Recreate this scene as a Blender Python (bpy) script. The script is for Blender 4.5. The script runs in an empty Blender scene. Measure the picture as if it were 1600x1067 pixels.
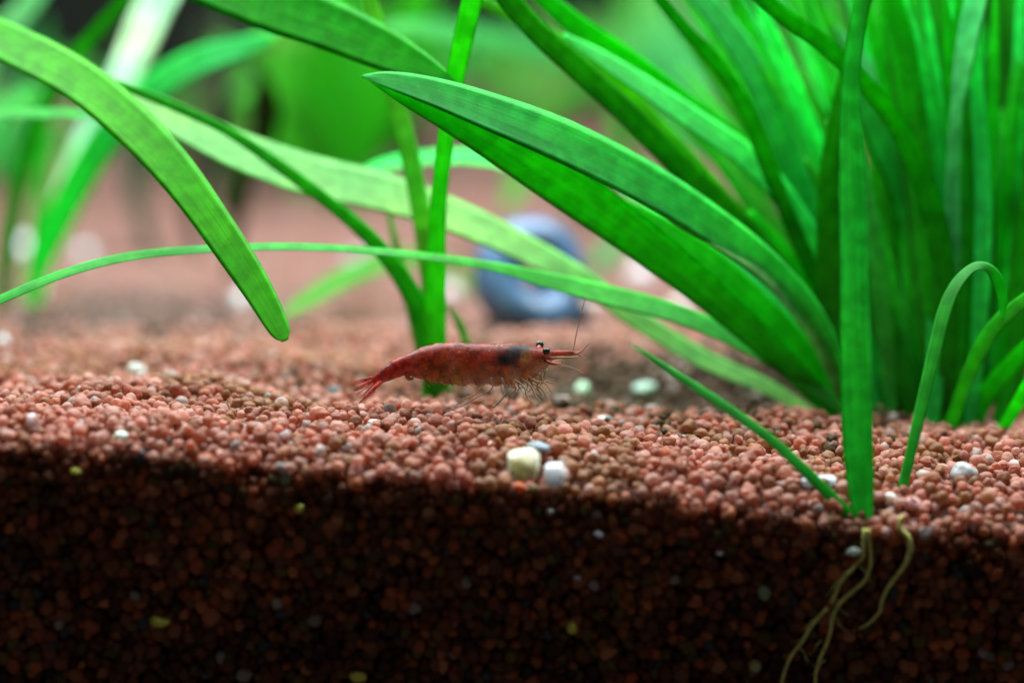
import bpy, bmesh, math, random
import numpy as np
from mathutils import Vector, Matrix, noise
random.seed(7); rng = np.random.default_rng(7)
sc = bpy.context.scene
R = math.radians
sc.unit_settings.system = 'METRIC'
sc.unit_settings.scale_length = 0.01            # one unit is one centimetre

# ------------------------------------------------------------------ camera
F = 4000.0                                       # focal length in photo pixels (1600 wide)
CAM = Vector((0, -25, 5.5)); PITCH = R(9.4)
FWD = Vector((0, math.cos(PITCH), -math.sin(PITCH)))
UP = Vector((0, math.sin(PITCH), math.cos(PITCH)))
RT = Vector((1, 0, 0))
cam = bpy.data.objects.new('camera', bpy.data.cameras.new('camera'))
sc.collection.objects.link(cam); sc.camera = cam
cam.location = CAM; cam.rotation_euler = (R(90) - PITCH, 0, 0)
cam.data.sensor_width = 72; cam.data.lens = 180
cam.data.clip_start = 0.5; cam.data.clip_end = 400
cam.data.dof.use_dof = True
cam.data.dof.focus_distance = 27.0
cam.data.dof.aperture_fstop = 0.172
cam.data.dof.aperture_blades = 0

# ------------------------------------------------------------------ light
w = bpy.data.worlds.new('World'); sc.world = w; w.use_nodes = True
bg = w.node_tree.nodes['Background']
bg.inputs[0].default_value = (0.95, 0.90, 0.85, 1); bg.inputs[1].default_value = 0.062
ld = bpy.data.lights.new('tank_lamp', 'AREA'); ld.shape = 'RECTANGLE'
ld.size = 40; ld.size_y = 22; ld.energy = 39500; ld.color = (0.90, 0.98, 1.0)
lamp = bpy.data.objects.new('tank_lamp', ld); sc.collection.objects.link(lamp)
lamp.location = (0, 11.4, 21)
sc.view_settings.view_transform = 'Standard'; sc.view_settings.look = 'None'
sc.view_settings.exposure = -0.14; sc.view_settings.gamma = 1
sc.cycles.use_denoising = True
sc.cycles.max_bounces = 8; sc.cycles.diffuse_bounces = 5; sc.cycles.transmission_bounces = 6
sc.cycles.transparent_max_bounces = 8; sc.cycles.caustics_reflective = False; sc.cycles.caustics_refractive = False

# ------------------------------------------------------------------ helpers
def P(px, py, d):
    return CAM + d * (FWD + RT * ((px - 800) / F) + UP * ((533.5 - py) / F))

FX = [-900, 0, 200, 400, 600, 800, 1000, 1200, 1350, 1600, 2500]
FY = [652, 662, 674, 693, 711, 725, 739, 766, 790, 801, 820]
def front_z(x):
    px = x / 25.2 * F + 800
    py = np.interp(px, FX, FY)
    ang = np.arctan((py - 533.5) / F) + PITCH
    return 5.5 - 25.1 * np.tan(ang)
YT = [0, 2.1, 3.2, 5.5, 8, 11, 19, 25, 37, 60]
HT = [5.37, 5.35, 5.38, 5.41, 5.44, 5.56, 5.78, 5.56, 4.5, 4.3]
def zg(x, y):
    x = np.asarray(x, float); y = np.asarray(y, float)
    mid = 5.5 - np.interp(y, YT, HT)
    side = (front_z(x) - front_z(0)) * np.exp(-np.maximum(y, 0) / 4.2)
    u = 0.07 * np.sin(x * 1.3 + y * .9 + 1) * np.sin(y * 1.1 - x * .5) + 0.05 * np.sin(x * 2.9 + 2) * np.cos(y * 1.9 + x)
    u = u * np.clip(y / 1.5, 0, 1)
    dip = -0.28 * np.exp(-((x - 2.0) / 1.5) ** 2 - ((y - 5.3) / 1.1) ** 2)
    dip = dip - 0.17 / (1 + np.exp(-(x + 1.6) * 3)) * np.exp(-((y - 4.4) / 1.5) ** 2)
    rim = -0.27 * np.clip(1 - y / .75, 0, 1) ** 2
    return mid + side + u + dip + rim
def G(px, py):                                   # where the sight line meets the gravel
    d0 = (FWD + RT * ((px - 800) / F) + UP * ((533.5 - py) / F))
    d = 25.4
    while d < 80:
        p = CAM + d * d0
        if p.z <= float(zg(p.x, p.y)): break
        d += 0.02
    return p, d

def link(o, parent=None):
    sc.collection.objects.link(o)
    if parent is not None: o.parent = parent
    return o
def mesh_obj(name, verts, faces, mat, parent=None, smooth=True, uvs=None, origin=None):
    me = bpy.data.meshes.new(name)
    if origin is not None: verts = [Vector(v) - origin for v in verts]
    me.from_pydata([tuple(v) for v in verts], [], faces)
    if smooth: me.shade_smooth()
    if uvs is not None:
        l = me.uv_layers.new(name='UVMap')
        vi = np.zeros(len(me.loops), int); me.loops.foreach_get('vertex_index', vi)
        l.data.foreach_set('uv', np.array(uvs, float)[vi].ravel())
    for m in (mat if isinstance(mat, (list, tuple)) else [mat]): me.materials.append(m)
    o = bpy.data.objects.new(name, me)
    if origin is not None: o.location = origin
    if parent is not None and origin is not None: o.location = origin - parent.location
    link(o, parent)
    return o
def tag(o, label, cat, group=None):
    o['label'] = label; o['category'] = cat
    if group: o['group'] = group
    return o
def empty(name, loc, label, cat, group=None):
    o = bpy.data.objects.new(name, None); o.location = loc; o.empty_display_size = .3
    link(o); return tag(o, label, cat, group)

def catmull(rows, n=8):
    A = np.array(rows, float); out = []
    Q = np.vstack([2 * A[0] - A[1], A, 2 * A[-1] - A[-2]])
    for i in range(1, len(Q) - 2):
        p0, p1, p2, p3 = Q[i - 1], Q[i], Q[i + 1], Q[i + 2]
        for k in range(n):
            t = k / n
            out.append(.5 * (2 * p1 + (p2 - p0) * t + (2 * p0 - 5 * p1 + 4 * p2 - p3) * t * t + (3 * p1 - p0 - 3 * p2 + p3) * t ** 3))
    out.append(A[-1]); return np.array(out)

# ------------------------------------------------------------------ materials
def new_mat(name):
    m = bpy.data.materials.new(name); m.use_nodes = True
    nt = m.node_tree; return m, nt, nt.nodes['Principled BSDF'], nt.nodes['Material Output']
def N(nt, t, **kw):
    n = nt.nodes.new(t)
    for k, v in kw.items(): setattr(n, k, v)
    return n
def mixc(nt, a, b, fac, mode='MIX'):
    n = N(nt, 'ShaderNodeMix', data_type='RGBA', blend_type=mode)
    for sock, v in ((n.inputs[0], fac), (n.inputs[6], a), (n.inputs[7], b)):
        if isinstance(v, (tuple, float, int)): sock.default_value = v
        else: nt.links.new(v, sock)
    return n.outputs[2]
def ramp(nt, src, p0, p1, c0=(0, 0, 0, 1), c1=(1, 1, 1, 1)):
    r = N(nt, 'ShaderNodeValToRGB'); e = r.color_ramp.elements
    e[0].position = p0; e[1].position = p1; e[0].color = c0; e[1].color = c1
    nt.links.new(src, r.inputs[0]); return r.outputs[0]

def leaf_material():
    m, nt, pb, out = new_mat('leaf')
    L = nt.links.new
    oi = N(nt, 'ShaderNodeObjectInfo')
    uv = N(nt, 'ShaderNodeUVMap')
    sep = N(nt, 'ShaderNodeSeparateXYZ'); L(uv.outputs[0], sep.inputs[0])
    # long parallel veins
    mp = N(nt, 'ShaderNodeMapping'); mp.inputs['Scale'].default_value = (9, .35, 1); L(uv.outputs[0], mp.inputs[0])
    nz = N(nt, 'ShaderNodeTexNoise'); nz.inputs['Scale'].default_value = 2.2; nz.inputs['Detail'].default_value = 4
    L(mp.outputs[0], nz.inputs['Vector'])
    tc = N(nt, 'ShaderNodeTexCoord')
    mott = N(nt, 'ShaderNodeTexNoise'); mott.inputs['Scale'].default_value = 5; mott.inputs['Detail'].default_value = 6
    L(tc.outputs['Object'], mott.inputs['Vector'])
    big = N(nt, 'ShaderNodeTexNoise'); big.inputs['Scale'].default_value = .55; L(tc.outputs['Object'], big.inputs['Vector'])
    vein = ramp(nt, nz.outputs[0], .32, .68, (.83, .85, .85, 1), (1.1, 1.08, 1.08, 1))
    mo = ramp(nt, mott.outputs[0], .4, .62, (.82, .86, .8, 1), (1.12, 1.08, 1.1, 1))
    bi = ramp(nt, big.outputs[0], .35, .65, (.8, .90, .95, 1), (1.35, 1.06, .95, 1))
    c = mixc(nt, oi.outputs['Color'], vein, 1.0, 'MULTIPLY')
    c = mixc(nt, c, mo, 1.0, 'MULTIPLY'); c = mixc(nt, c, bi, 1.0, 'MULTIPLY')
    # midrib: a paler line along the leaf
    sub = N(nt, 'ShaderNodeMath', operation='SUBTRACT'); L(sep.outputs[0], sub.inputs[0]); sub.inputs[1].default_value = .5
    ab = N(nt, 'ShaderNodeMath', operation='ABSOLUTE'); L(sub.outputs[0], ab.inputs[0])
    rib = ramp(nt, ab.outputs[0], .0, .075, (1, 1, 1, 1), (0, 0, 0, 1))
    ribf = N(nt, 'ShaderNodeMath', operation='MULTIPLY'); L(rib, ribf.inputs[0]); ribf.inputs[1].default_value = .10
    c = mixc(nt, c, (.20, .50, .10, 1), ribf.outputs[0])
    # pale specks of lime and algae
    vor = N(nt, 'ShaderNodeTexNoise'); vor.inputs['Scale'].default_value = 26; vor.inputs['Detail'].default_value = 2
    L(tc.outputs['Object'], vor.inputs['Vector'])
    sp = ramp(nt, vor.outputs[0], .66, .74)
    spf = N(nt, 'ShaderNodeMath', operation='MULTIPLY'); L(sp, spf.inputs[0]); spf.inputs[1].default_value = .25
    c = mixc(nt, c, (.35, .5, .25, 1), spf.outputs[0])
    L(c, pb.inputs['Base Color'])
    pb.inputs['Roughness'].default_value = .42
    pb.inputs['IOR'].default_value = 1.3
    bmp = N(nt, 'ShaderNodeBump'); bmp.inputs['Strength'].default_value = .12; bmp.inputs['Distance'].default_value = .02
    L(nz.outputs[0], bmp.inputs['Height']); L(bmp.outputs[0], pb.inputs['Normal'])
    tr = N(nt, 'ShaderNodeBsdfTranslucent')
    tcx = mixc(nt, c, (1.5, 1.75, 1.5, 1), 1.0, 'MULTIPLY'); L(tcx, tr.inputs[0])
    mx = N(nt, 'ShaderNodeMixShader'); mx.inputs[0].default_value = .58
    L(pb.outputs[0], mx.inputs[1]); L(tr.outputs[0], mx.inputs[2]); L(mx.outputs[0], out.inputs[0])
    return m
LEAF = leaf_material()

def grain_material():
    m, nt, pb, out = new_mat('gravel_grain'); L = nt.links.new
    at = N(nt, 'ShaderNodeAttribute', attribute_type='INSTANCER', attribute_name='col')
    tc = N(nt, 'ShaderNodeTexCoord')
    nz = N(nt, 'ShaderNodeTexNoise'); nz.inputs['Scale'].default_value = 16; nz.inputs['Detail'].default_value = 4
    L(tc.outputs['Object'], nz.inputs['Vector'])
    v = ramp(nt, nz.outputs[0], .32, .68, (.72, .66, .62, 1), (1.2, 1.16, 1.14, 1))
    c = mixc(nt, at.outputs['Color'], v, 1.0, 'MULTIPLY'); L(c, pb.inputs['Base Color'])
    pb.inputs['Roughness'].default_value = .5
    bp = N(nt, 'ShaderNodeBump'); bp.inputs['Strength'].default_value = .35; bp.inputs['Distance'].default_value = .01
    L(nz.outputs[0], bp.inputs['Height']); L(bp.outputs[0], pb.inputs['Normal'])
    tr = N(nt, 'ShaderNodeBsdfTranslucent'); L(mixc(nt, c, (1.2, 1.22, 1.2, 1), 1.0, 'MULTIPLY'), tr.inputs[0])
    mx = N(nt, 'ShaderNodeMixShader'); mx.inputs[0].default_value = .5
    L(pb.outputs[0], mx.inputs[1]); L(tr.outputs[0], mx.inputs[2]); L(mx.outputs[0], out.inputs[0])
    return m
GRAIN = grain_material()

def plain_mat(name, col, rough=.5, nscale=6, var=.35, bump=.3, trans=0.0, spec=None):
    m, nt, pb, out = new_mat(name); L = nt.links.new
    tc = N(nt, 'ShaderNodeTexCoord')
    nz = N(nt, 'ShaderNodeTexNoise'); nz.inputs['Scale'].default_value = nscale; nz.inputs['Detail'].default_value = 5
    L(tc.outputs['Object'], nz.inputs['Vector'])
    lo = tuple(x * (1 - var) for x in col) + (1,); hi = tuple(min(1, x * (1 + var)) for x in col) + (1,)
    c = ramp(nt, nz.outputs[0], .3, .7, lo, hi); L(c, pb.inputs['Base Color'])
    pb.inputs['Roughness'].default_value = rough
    bp = N(nt, 'ShaderNodeBump'); bp.inputs['Strength'].default_value = bump; bp.inputs['Distance'].default_value = .02
    L(nz.outputs[0], bp.inputs['Height']); L(bp.outputs[0], pb.inputs['Normal'])
    if trans:
        tr = N(nt, 'ShaderNodeBsdfTranslucent'); L(c, tr.inputs[0])
        mx = N(nt, 'ShaderNodeMixShader'); mx.inputs[0].default_value = trans
        L(pb.outputs[0], mx.inputs[1]); L(tr.outputs[0], mx.inputs[2]); L(mx.outputs[0], out.inputs[0])
    return m

def pebble_material():
    m, nt, pb, out = new_mat('pebble'); L = nt.links.new
    oi = N(nt, 'ShaderNodeObjectInfo'); tc = N(nt, 'ShaderNodeTexCoord')
    nz = N(nt, 'ShaderNodeTexNoise'); nz.inputs['Scale'].default_value = 9; nz.inputs['Detail'].default_value = 6
    L(tc.outputs['Object'], nz.inputs['Vector'])
    v = ramp(nt, nz.outputs[0], .35, .65, (.78, .78, .74, 1), (1.1, 1.1, 1.1, 1))
    c = mixc(nt, oi.outputs['Color'], v, 1.0, 'MULTIPLY'); L(c, pb.inputs['Base Color'])
    pb.inputs['Roughness'].default_value = .4
    pb.inputs['Subsurface Weight'].default_value = .7; pb.inputs['Subsurface Scale'].default_value = .25; pb.inputs['Subsurface Radius'].default_value = (1, .9, .8)
    bp = N(nt, 'ShaderNodeBump'); bp.inputs['Strength'].default_value = .4; bp.inputs['Distance'].default_value = .01
    L(nz.outputs[0], bp.inputs['Height']); L(bp.outputs[0], pb.inputs['Normal'])
    return m
PEB = pebble_material()

# ------------------------------------------------------------------ the bed and the back of the tank
def build_bed():
    xs = np.linspace(-22, 22, 150); ys = np.concatenate([np.linspace(.12, 12, 70), np.linspace(12.5, 44, 60)])
    V = []; Fc = []
    for y in ys:
        for x in xs: V.append((x, max(y, .34), float(zg(x, max(y, .34))) - (.26 if y < 3 else .12)))
    nx = len(xs)
    for j in range(len(ys) - 1):
        for i in range(nx - 1):
            a = j * nx + i; Fc.append((a, a + 1, a + nx + 1, a + nx))
    b = len(V)
    for x in xs: V.append((x, .34, -6.5))
    for i in range(nx - 1): Fc.append((b + i, b + i + 1, i + 1, i))
    m = plain_mat('packed_gravel', (.16, .065, .038), .85, 6, .5, .6)
    o = mesh_obj('gravel_bed', V, Fc, m); o['kind'] = 'structure'
    m2 = plain_mat('dark_back_glass', (.004, .007, .003), .95, .18, .8, .1)
    o = mesh_obj('back_wall', [(-30, 44, -7), (30, 44, -7), (30, 44, 24), (-30, 44, 24),
                               (-30, 44.6, -7), (30, 44.6, -7), (30, 44.6, 24), (-30, 44.6, 24)],
                 [(0, 1, 2, 3), (7, 6, 5, 4), (3, 2, 6, 7), (0, 4, 5, 1), (0, 3, 7, 4), (1, 5, 6, 2)], m2, smooth=False)
    o['kind'] = 'structure'
build_bed()

PAL = np.array([(.50, .215, .155), (.43, .17, .105), (.56, .28, .225), (.36, .15, .080), (.58, .34, .29), (.47, .185, .12), (.50, .26, .20)])
OLV = np.array([(.10, .06, .018), (.13, .075, .025), (.16, .08, .035), (.09, .055, .015)])
BRN = np.array([(.40, .20, .10), (.34, .16, .075), (.45, .23, .135)])
def build_gravel():
    pts = []; col = []; scl = []
    def add(x, y, z, r, deep=False):
        n1 = noise.noise(Vector((x * .55, y * .5, 3.1))); n2 = noise.noise(Vector((x * 1.6, y * 1.3, 9.0)))
        k = rng.random()
        c = PAL[int(rng.integers(len(PAL)))].copy()
        br = np.clip((n1 + .5 * n2) * 2.2 + .25, 0, 1)
        if k < br * .75: c = BRN[int(rng.integers(3))].copy()
        if not deep:
            ov = math.exp(-((x - 2.2) / 2.2) ** 2 - ((y - 5.3) / 2.0) ** 2) * 1.5 + math.exp(-((x - .4) / .9) ** 2 - ((y - 4.1) / .6) ** 2) * .5  # olive patch in the hollow: plant shade put into the grain colour
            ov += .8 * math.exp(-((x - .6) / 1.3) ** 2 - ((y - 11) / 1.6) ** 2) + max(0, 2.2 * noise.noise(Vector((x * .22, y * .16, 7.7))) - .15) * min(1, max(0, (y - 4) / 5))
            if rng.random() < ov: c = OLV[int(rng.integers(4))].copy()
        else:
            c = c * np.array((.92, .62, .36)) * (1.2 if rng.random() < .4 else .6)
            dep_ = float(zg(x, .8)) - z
            face_shade = -.25 + 1.05 * np.clip(dep_ / 2.6, 0, 1) + .5 * noise.noise(Vector((x * .5, z * .9, 4)))
            if rng.random() < face_shade: c = c * rng.uniform(.2, .5)  # lower face grains darkened more often: fading light put into their colour
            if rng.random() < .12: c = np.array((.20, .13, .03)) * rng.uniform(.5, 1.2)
        q = rng.random()
        if q < (.006 if deep else .03): c = np.array((.56, .46, .44)) * rng.uniform(.7, 1.1)
        elif q < .028: c = np.array((.10, .10, .11))
        elif q < .031: c = np.array((.45, .55, .35))
        c = c * np.array((1.10, 1.16, 1.14)) * rng.uniform(.84, 1.26)
        fg = .55 * min(1, max(0, (y - 4) / 9))     # mauve-grey mixed in farther back: scatter in the water put into grain colour
        c = c * (1 - fg) + np.array((.31, .21, .205)) * fg * rng.uniform(.8, 1.2)
        pts.append((x, y, z)); col.append((c[0], c[1], c[2], 1)); e = rng.uniform(.78, 1.2, 3); scl.append(tuple(r * e))
    # top layers
    sp = .124; y = .06; j = 0
    while y < 42:
        hw = (y + 25) * .2 * 1.12 + 1.3
        xs = np.arange(-hw, hw, sp) + (sp / 2 if j % 2 else 0)
        X = xs + rng.normal(0, .03, len(xs)); Y = y + rng.normal(0, .028, len(xs))
        Y = np.maximum(Y, .055)
        Z = zg(X, Y)
        for a, b, c in zip(X, Y, Z):
            r = rng.uniform(.047, .077)
            add(a, b, c - .02 + rng.normal(0, .022), r)
            if y < 9 and rng.random() < .5: add(a + rng.normal(0, .04), max(.05, b + rng.normal(0, .04)), c + .035 + rng.uniform(0, .045), rng.uniform(.040, .076))
        y += sp * .9; j += 1
    # the cut face seen against the front glass
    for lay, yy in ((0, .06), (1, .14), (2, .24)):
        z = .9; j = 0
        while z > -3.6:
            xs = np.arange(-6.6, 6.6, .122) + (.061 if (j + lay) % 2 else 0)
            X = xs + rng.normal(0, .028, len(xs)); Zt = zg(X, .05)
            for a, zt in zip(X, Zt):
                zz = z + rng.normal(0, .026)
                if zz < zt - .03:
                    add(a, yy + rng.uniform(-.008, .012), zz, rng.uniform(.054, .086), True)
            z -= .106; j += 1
    me = bpy.data.meshes.new('gravel'); me.from_pydata(pts, [], [])
    n = len(pts)
    a = me.attributes.new('col', 'FLOAT_COLOR', 'POINT'); a.data.foreach_set('color', np.array(col).ravel())
    a = me.attributes.new('scl', 'FLOAT_VECTOR', 'POINT'); a.data.foreach_set('vector', np.array(scl).ravel())
    a = me.attributes.new('rot', 'FLOAT_VECTOR', 'POINT'); a.data.foreach_set('vector', rng.uniform(0, 6.28, n * 3))
    a = me.attributes.new('var', 'INT', 'POINT'); a.data.foreach_set('value', rng.integers(0, 5, n).astype(np.int32))
    o = bpy.data.objects.new('gravel', me); link(o); o['kind'] = 'stuff'
    me.materials.append(GRAIN)
    ng = bpy.data.node_groups.new('gravel_grains', 'GeometryNodeTree')
    ng.interface.new_socket('Geometry', in_out='INPUT', socket_type='NodeSocketGeometry')
    ng.interface.new_socket('Geometry', in_out='OUTPUT', socket_type='NodeSocketGeometry')
    nd = ng.nodes; L = ng.links.new
    gi = nd.new('NodeGroupInput'); go = nd.new('NodeGroupOutput')
    g2i = nd.new('GeometryNodeGeometryToInstance')
    for k in range(5):
        ico = nd.new('GeometryNodeMeshIcoSphere'); ico.inputs['Radius'].default_value = 1; ico.inputs['Subdivisions'].default_value = 3
        pos = nd.new('GeometryNodeInputPosition')
        off = nd.new('ShaderNodeVectorMath'); off.operation = 'ADD'; off.inputs[1].default_value = (k * 7.3, k * 3.1, 0); L(pos.outputs[0], off.inputs[0])
        nz = nd.new('ShaderNodeTexNoise'); nz.inputs['Scale'].default_value = 1.1; nz.inputs['Detail'].default_value = 2.0; L(off.outputs[0], nz.inputs['Vector'])
        mr = nd.new('ShaderNodeMapRange'); mr.inputs['To Min'].default_value = .48; mr.inputs['To Max'].default_value = 1.52; L(nz.outputs[0], mr.inputs['Value'])
        sc_ = nd.new('ShaderNodeVectorMath'); sc_.operation = 'SCALE'; L(pos.outputs[0], sc_.inputs[0]); L(mr.outputs[0], sc_.inputs['Scale'])
        sp_ = nd.new('GeometryNodeSetPosition'); L(ico.outputs[0], sp_.inputs['Geometry']); L(sc_.outputs[0], sp_.inputs['Position'])
        sm = nd.new('GeometryNodeSetShadeSmooth'); L(sp_.outputs[0], sm.inputs[0])
        mt = nd.new('GeometryNodeSetMaterial'); mt.inputs['Material'].default_value = GRAIN; L(sm.outputs[0], mt.inputs[0])
        L(mt.outputs[0], g2i.inputs[0])
    iop = nd.new('GeometryNodeInstanceOnPoints'); iop.inputs['Pick Instance'].default_value = True
    def attr(name, t):
        x = nd.new('GeometryNodeInputNamedAttribute'); x.data_type = t; x.inputs['Name'].default_value = name; return x.outputs[0]
    L(gi.outputs[0], iop.inputs['Points']); L(g2i.outputs[0], iop.inputs['Instance'])
    L(attr('var', 'INT'), iop.inputs['Instance Index'])
    e2r = nd.new('FunctionNodeEulerToRotation'); L(attr('rot', 'FLOAT_VECTOR'), e2r.inputs[0]); L(e2r.outputs[0], iop.inputs['Rotation'])
    L(attr('scl', 'FLOAT_VECTOR'), iop.inputs['Scale'])
    L(iop.outputs[0], go.inputs[0])
    md = o.modifiers.new('grains', 'NODES'); md.node_group = ng
    print('grains', n)
build_gravel()

# ------------------------------------------------------------------ leaves
def ribbon(name, rows, parent, color, cup=.09, thick=.016, n=8, wav=.0):
    """rows: (world x, y, z, width, tilt) from base or tip; closed lens-shaped ribbon with a midrib."""
    A = catmull(rows, n); pts = [Vector(a[:3]) for a in A]; m = len(pts)
    Ss = []; prev = None; up = 0
    for i in range(m):
        T = (pts[min(i + 1, m - 1)] - pts[max(i - 1, 0)]).normalized()
        V = (CAM - pts[i]).normalized(); S = T.cross(V).normalized()
        if prev is not None and S.dot(prev) < 0: S = -S
        prev = S; up += S.z; Ss.append((T, S))
    sg = 1 if up >= 0 else -1
    us = [-1, -.72, -.38, 0, .38, .72, 1]
    verts = []; faces = []; uvs = []; length = 0
    ph = random.uniform(0, 6)
    for i in range(m):
        T, S = Ss[i]; S = S * sg; Nn = S.cross(T).normalized()
        if Nn.dot(CAM - pts[i]) < 0: Nn = -Nn
        wd = max(A[i][3], .006) * .5; tl = R(A[i][4])
        if i: length += (pts[i] - pts[i - 1]).length
        Wd = S * math.cos(tl) - Nn * math.sin(tl); Nm = Nn * math.cos(tl) + S * math.sin(tl)
        cen = pts[i] + Nm * (wav * math.sin(length * 1.7 + ph))
        th = min(thick, wd * .5)
        for u in us:
            tt = th * (1 - .8 * u * u) * .5 + (.25 * th if u == 0 else 0)
            verts.append(cen + Wd * (u * wd) + Nm * (cup * wd * (u * u - .4) + tt)); uvs.append((u * .5 + .5, length))
        for u in reversed(us[1:-1]):
            tt = th * (1 - .8 * u * u) * .5 + (.25 * th if u == 0 else 0)
            verts.append(cen + Wd * (u * wd) + Nm * (cup * wd * (u * u - .4) - tt)); uvs.append((u * .5 + .5, length))
    k = 12
    for i in range(m - 1):
        for j in range(k):
            a = i * k + j; b = i * k + (j + 1) % k
            faces.append((a, b, b + k, a + k))
    faces.append(tuple(range(k))[::-1]); faces.append(tuple((m - 1) * k + q for q in range(k)))
    o = mesh_obj(name, verts, faces, LEAF, parent, True, uvs, origin=parent.location.copy())
    o.color = (*color, 1)
    return o

def leaf(parent, pts, d0, d1, color, base=None, cup=.09, label=None, thick=.016, wav=.0):
    """pts: (photo x, photo y, projected width, tilt) tip first; depth runs from d0 (tip) to d1 (base)."""
    rows = []
    L = [0]
    allp = list(pts)
    if base is not None: allp = allp + [base]
    for a, b in zip(allp, allp[1:]): L.append(L[-1] + math.hypot(a[0] - b[0], a[1] - b[1]))
    for i, (x, y, wpx, tl) in enumerate(allp):
        t = L[i] / L[-1]
        d = d0 + (d1 - d0) * t
        p = P(x, y, d)
        rows.append((p.x, p.y, p.z, wpx * d / F / max(.35, math.cos(R(tl))), tl))
    o = ribbon('leaf', rows, parent, color, cup, thick, wav=wav)
    if label: o['label'] = label
    return o

DK = (.022, .46, .012); MD = (.03, .54, .026); LT = (.07, .56, .08); YG = (.11, .44, .025); PL = (.27, .62, .18); MT = (.05, .72, .18); BL = (.04, .64, .12)

# -- big clump on the right, leaning left
pA, dA = G(1350, 655)
A = empty('grass_plant', pA, 'large clump of long green ribbon leaves sweeping left across the photo behind the shrimp', 'water plant', 'ribbon-leaved plants rooted in the gravel')
ba = lambda x=1345, y=675, w=24: (x, y, w, 10)
leaf(A, [(566, 120, 5, 30), (610, 127, 28, 32), (680, 146, 46, 34), (770, 178, 60, 34), (880, 222, 68, 32), (1000, 282, 66, 30), (1110, 350, 58, 26), (1210, 428, 48, 20), (1285, 520, 36, 12)], 26.4, dA, (.055, .52, .105), ba())
leaf(A, [(580, 128, 4, -10), (640, 156, 26, -14), (700, 184, 42, -15), (790, 230, 66, -18), (890, 295, 74, -18), (1000, 374, 66, -12), (1110, 462, 52, -8), (1220, 560, 40, 0), (1300, 640, 30, 0)], 26.9, dA, (.024, .36, .014), ba(1350, 690))
leaf(A, [(128, 108, 6, 50), (170, 134, 22, 52), (250, 176, 46, 52), (360, 232, 60, 50), (480, 276, 66, 46), (600, 303, 62, 44), (700, 336, 54, 45), (800, 380, 46, 42), (900, 432, 36, 35), (1000, 502, 32, 30), (1100, 562, 30, 35), (1200, 606, 24, 35), (1272, 648, 16, 30)], 29.9, dA + .2, PL, ba(1330, 672, 14), label='long pale green leaf crossing in front of the blue shell')
leaf(A, [(-190, 560, 4, 30), (-90, 512, 12, 35), (0, 469, 14, 40), (100, 428, 14, 45), (200, 402, 14, 50), (320, 390, 13, 50), (440, 386, 12, 50), (560, 391, 12, 50), (680, 403, 13, 45), (780, 419, 16, 35), (860, 440, 26, 35), (950, 462, 32, 40), (1060, 492, 30, 40), (1160, 535, 28, 35), (1240, 582, 26, 25), (1300, 628, 22, 12)], 27.0, dA - .2, LT, ba(1338, 670), label='thin leaf arching low and long to the left edge')
leaf(A, [(556, 272, 6, 45), (610, 256, 20, 48), (690, 246, 24, 48), (770, 250, 26, 45), (850, 277, 28, 42), (940, 315, 30, 42), (1050, 352, 32, 38), (1160, 410, 34, 35), (1240, 480, 34, 28), (1300, 570, 30, 18)], 31.5, dA + .5, MT, ba(1345, 672))
leaf(A, [(775, -25, 34, 5), (830, 40, 36, 5), (900, 105, 38, 2), (980, 178, 38, 0), (1060, 258, 38, -5), (1150, 345, 38, -5), (1240, 450, 34, 0), (1310, 570, 28, 0)], 28.2, dA + .3, (.035, .27, .015), ba(1352, 680))
leaf(A, [(830, -20, 26, 8), (900, 40, 36, 0), (980, 95, 38, -5), (1070, 165, 40, -5), (1160, 235, 40, 0), (1240, 330, 38, 0), (1310, 470, 32, 5)], 29.4, dA + .6, DK, ba(1360, 680))
leaf(A, [(880, 55, 8, 35), (940, 92, 24, 40), (1010, 138, 32, 40), (1090, 192, 36, 38), (1170, 250, 38, 32), (1240, 330, 36, 25), (1300, 450, 30, 12)], 29.0, dA + .2, BL, ba(1342, 676))
leaf(A, [(735, -5, 18, 10), (800, 26, 22, 8), (870, 62, 24, 5), (950, 118, 26, 0), (1030, 200, 28, 0), (1120, 300, 30, 0), (1220, 420, 28, 5), (1300, 560, 24, 5)], 29.6, dA + .6, YG, ba(1350, 690))
leaf(A, [(1015, -20, 16, -10), (1065, 40, 19, -10), (1120, 100, 22, -10), (1165, 170, 24, -8), (1200, 260, 26, -5), (1250, 380, 26, 0), (1310, 520, 24, 0)], 28.6, dA + .4, (.02, .30, .012), ba(1362, 676))
leaf(A, [(1070, -30, 32, 30), (1115, 20, 38, 32), (1165, 90, 44, 30), (1205, 175, 44, 26), (1245, 280, 42, 18), (1285, 400, 38, 10), (1325, 540, 30, 5)], 30.0, dA + .5, (.035, .46, .10), ba(1365, 682))
leaf(A, [(1140, -30, 24, -5), (1170, 60, 30, -8), (1215, 130, 34, -8), (1262, 195, 36, -5), (1300, 290, 36, -3), (1330, 420, 32, 0)], 30.6, dA + .7, DK, ba(1378, 680))
leaf(A, [(1180, 30, 8, 30), (1205, 75, 22, 34), (1245, 135, 28, 34), (1285, 205, 30, 28), (1305, 300, 30, 18), (1330, 440, 28, 8)], 31.3, dA + .9, MT, ba(1382, 684))
leaf(A, [(1240, -30, 26, 18), (1262, 60, 28, 20), (1290, 140, 28, 18), (1310, 240, 28, 10), (1340, 400, 26, 5)], 32.0, dA + 1, MD, ba(1388, 684))
leaf(A, [(1378, -70, 18, -5), (1352, 0, 22, -5), (1330, 90, 26, -6), (1309, 186, 28, -6), (1297, 262, 32, -6), (1293, 360, 36, -6), (1300, 470, 40, -5), (1315, 590, 34, -3)], 28.4, dA, (.035, .30, .014), ba(1335, 680))
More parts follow.
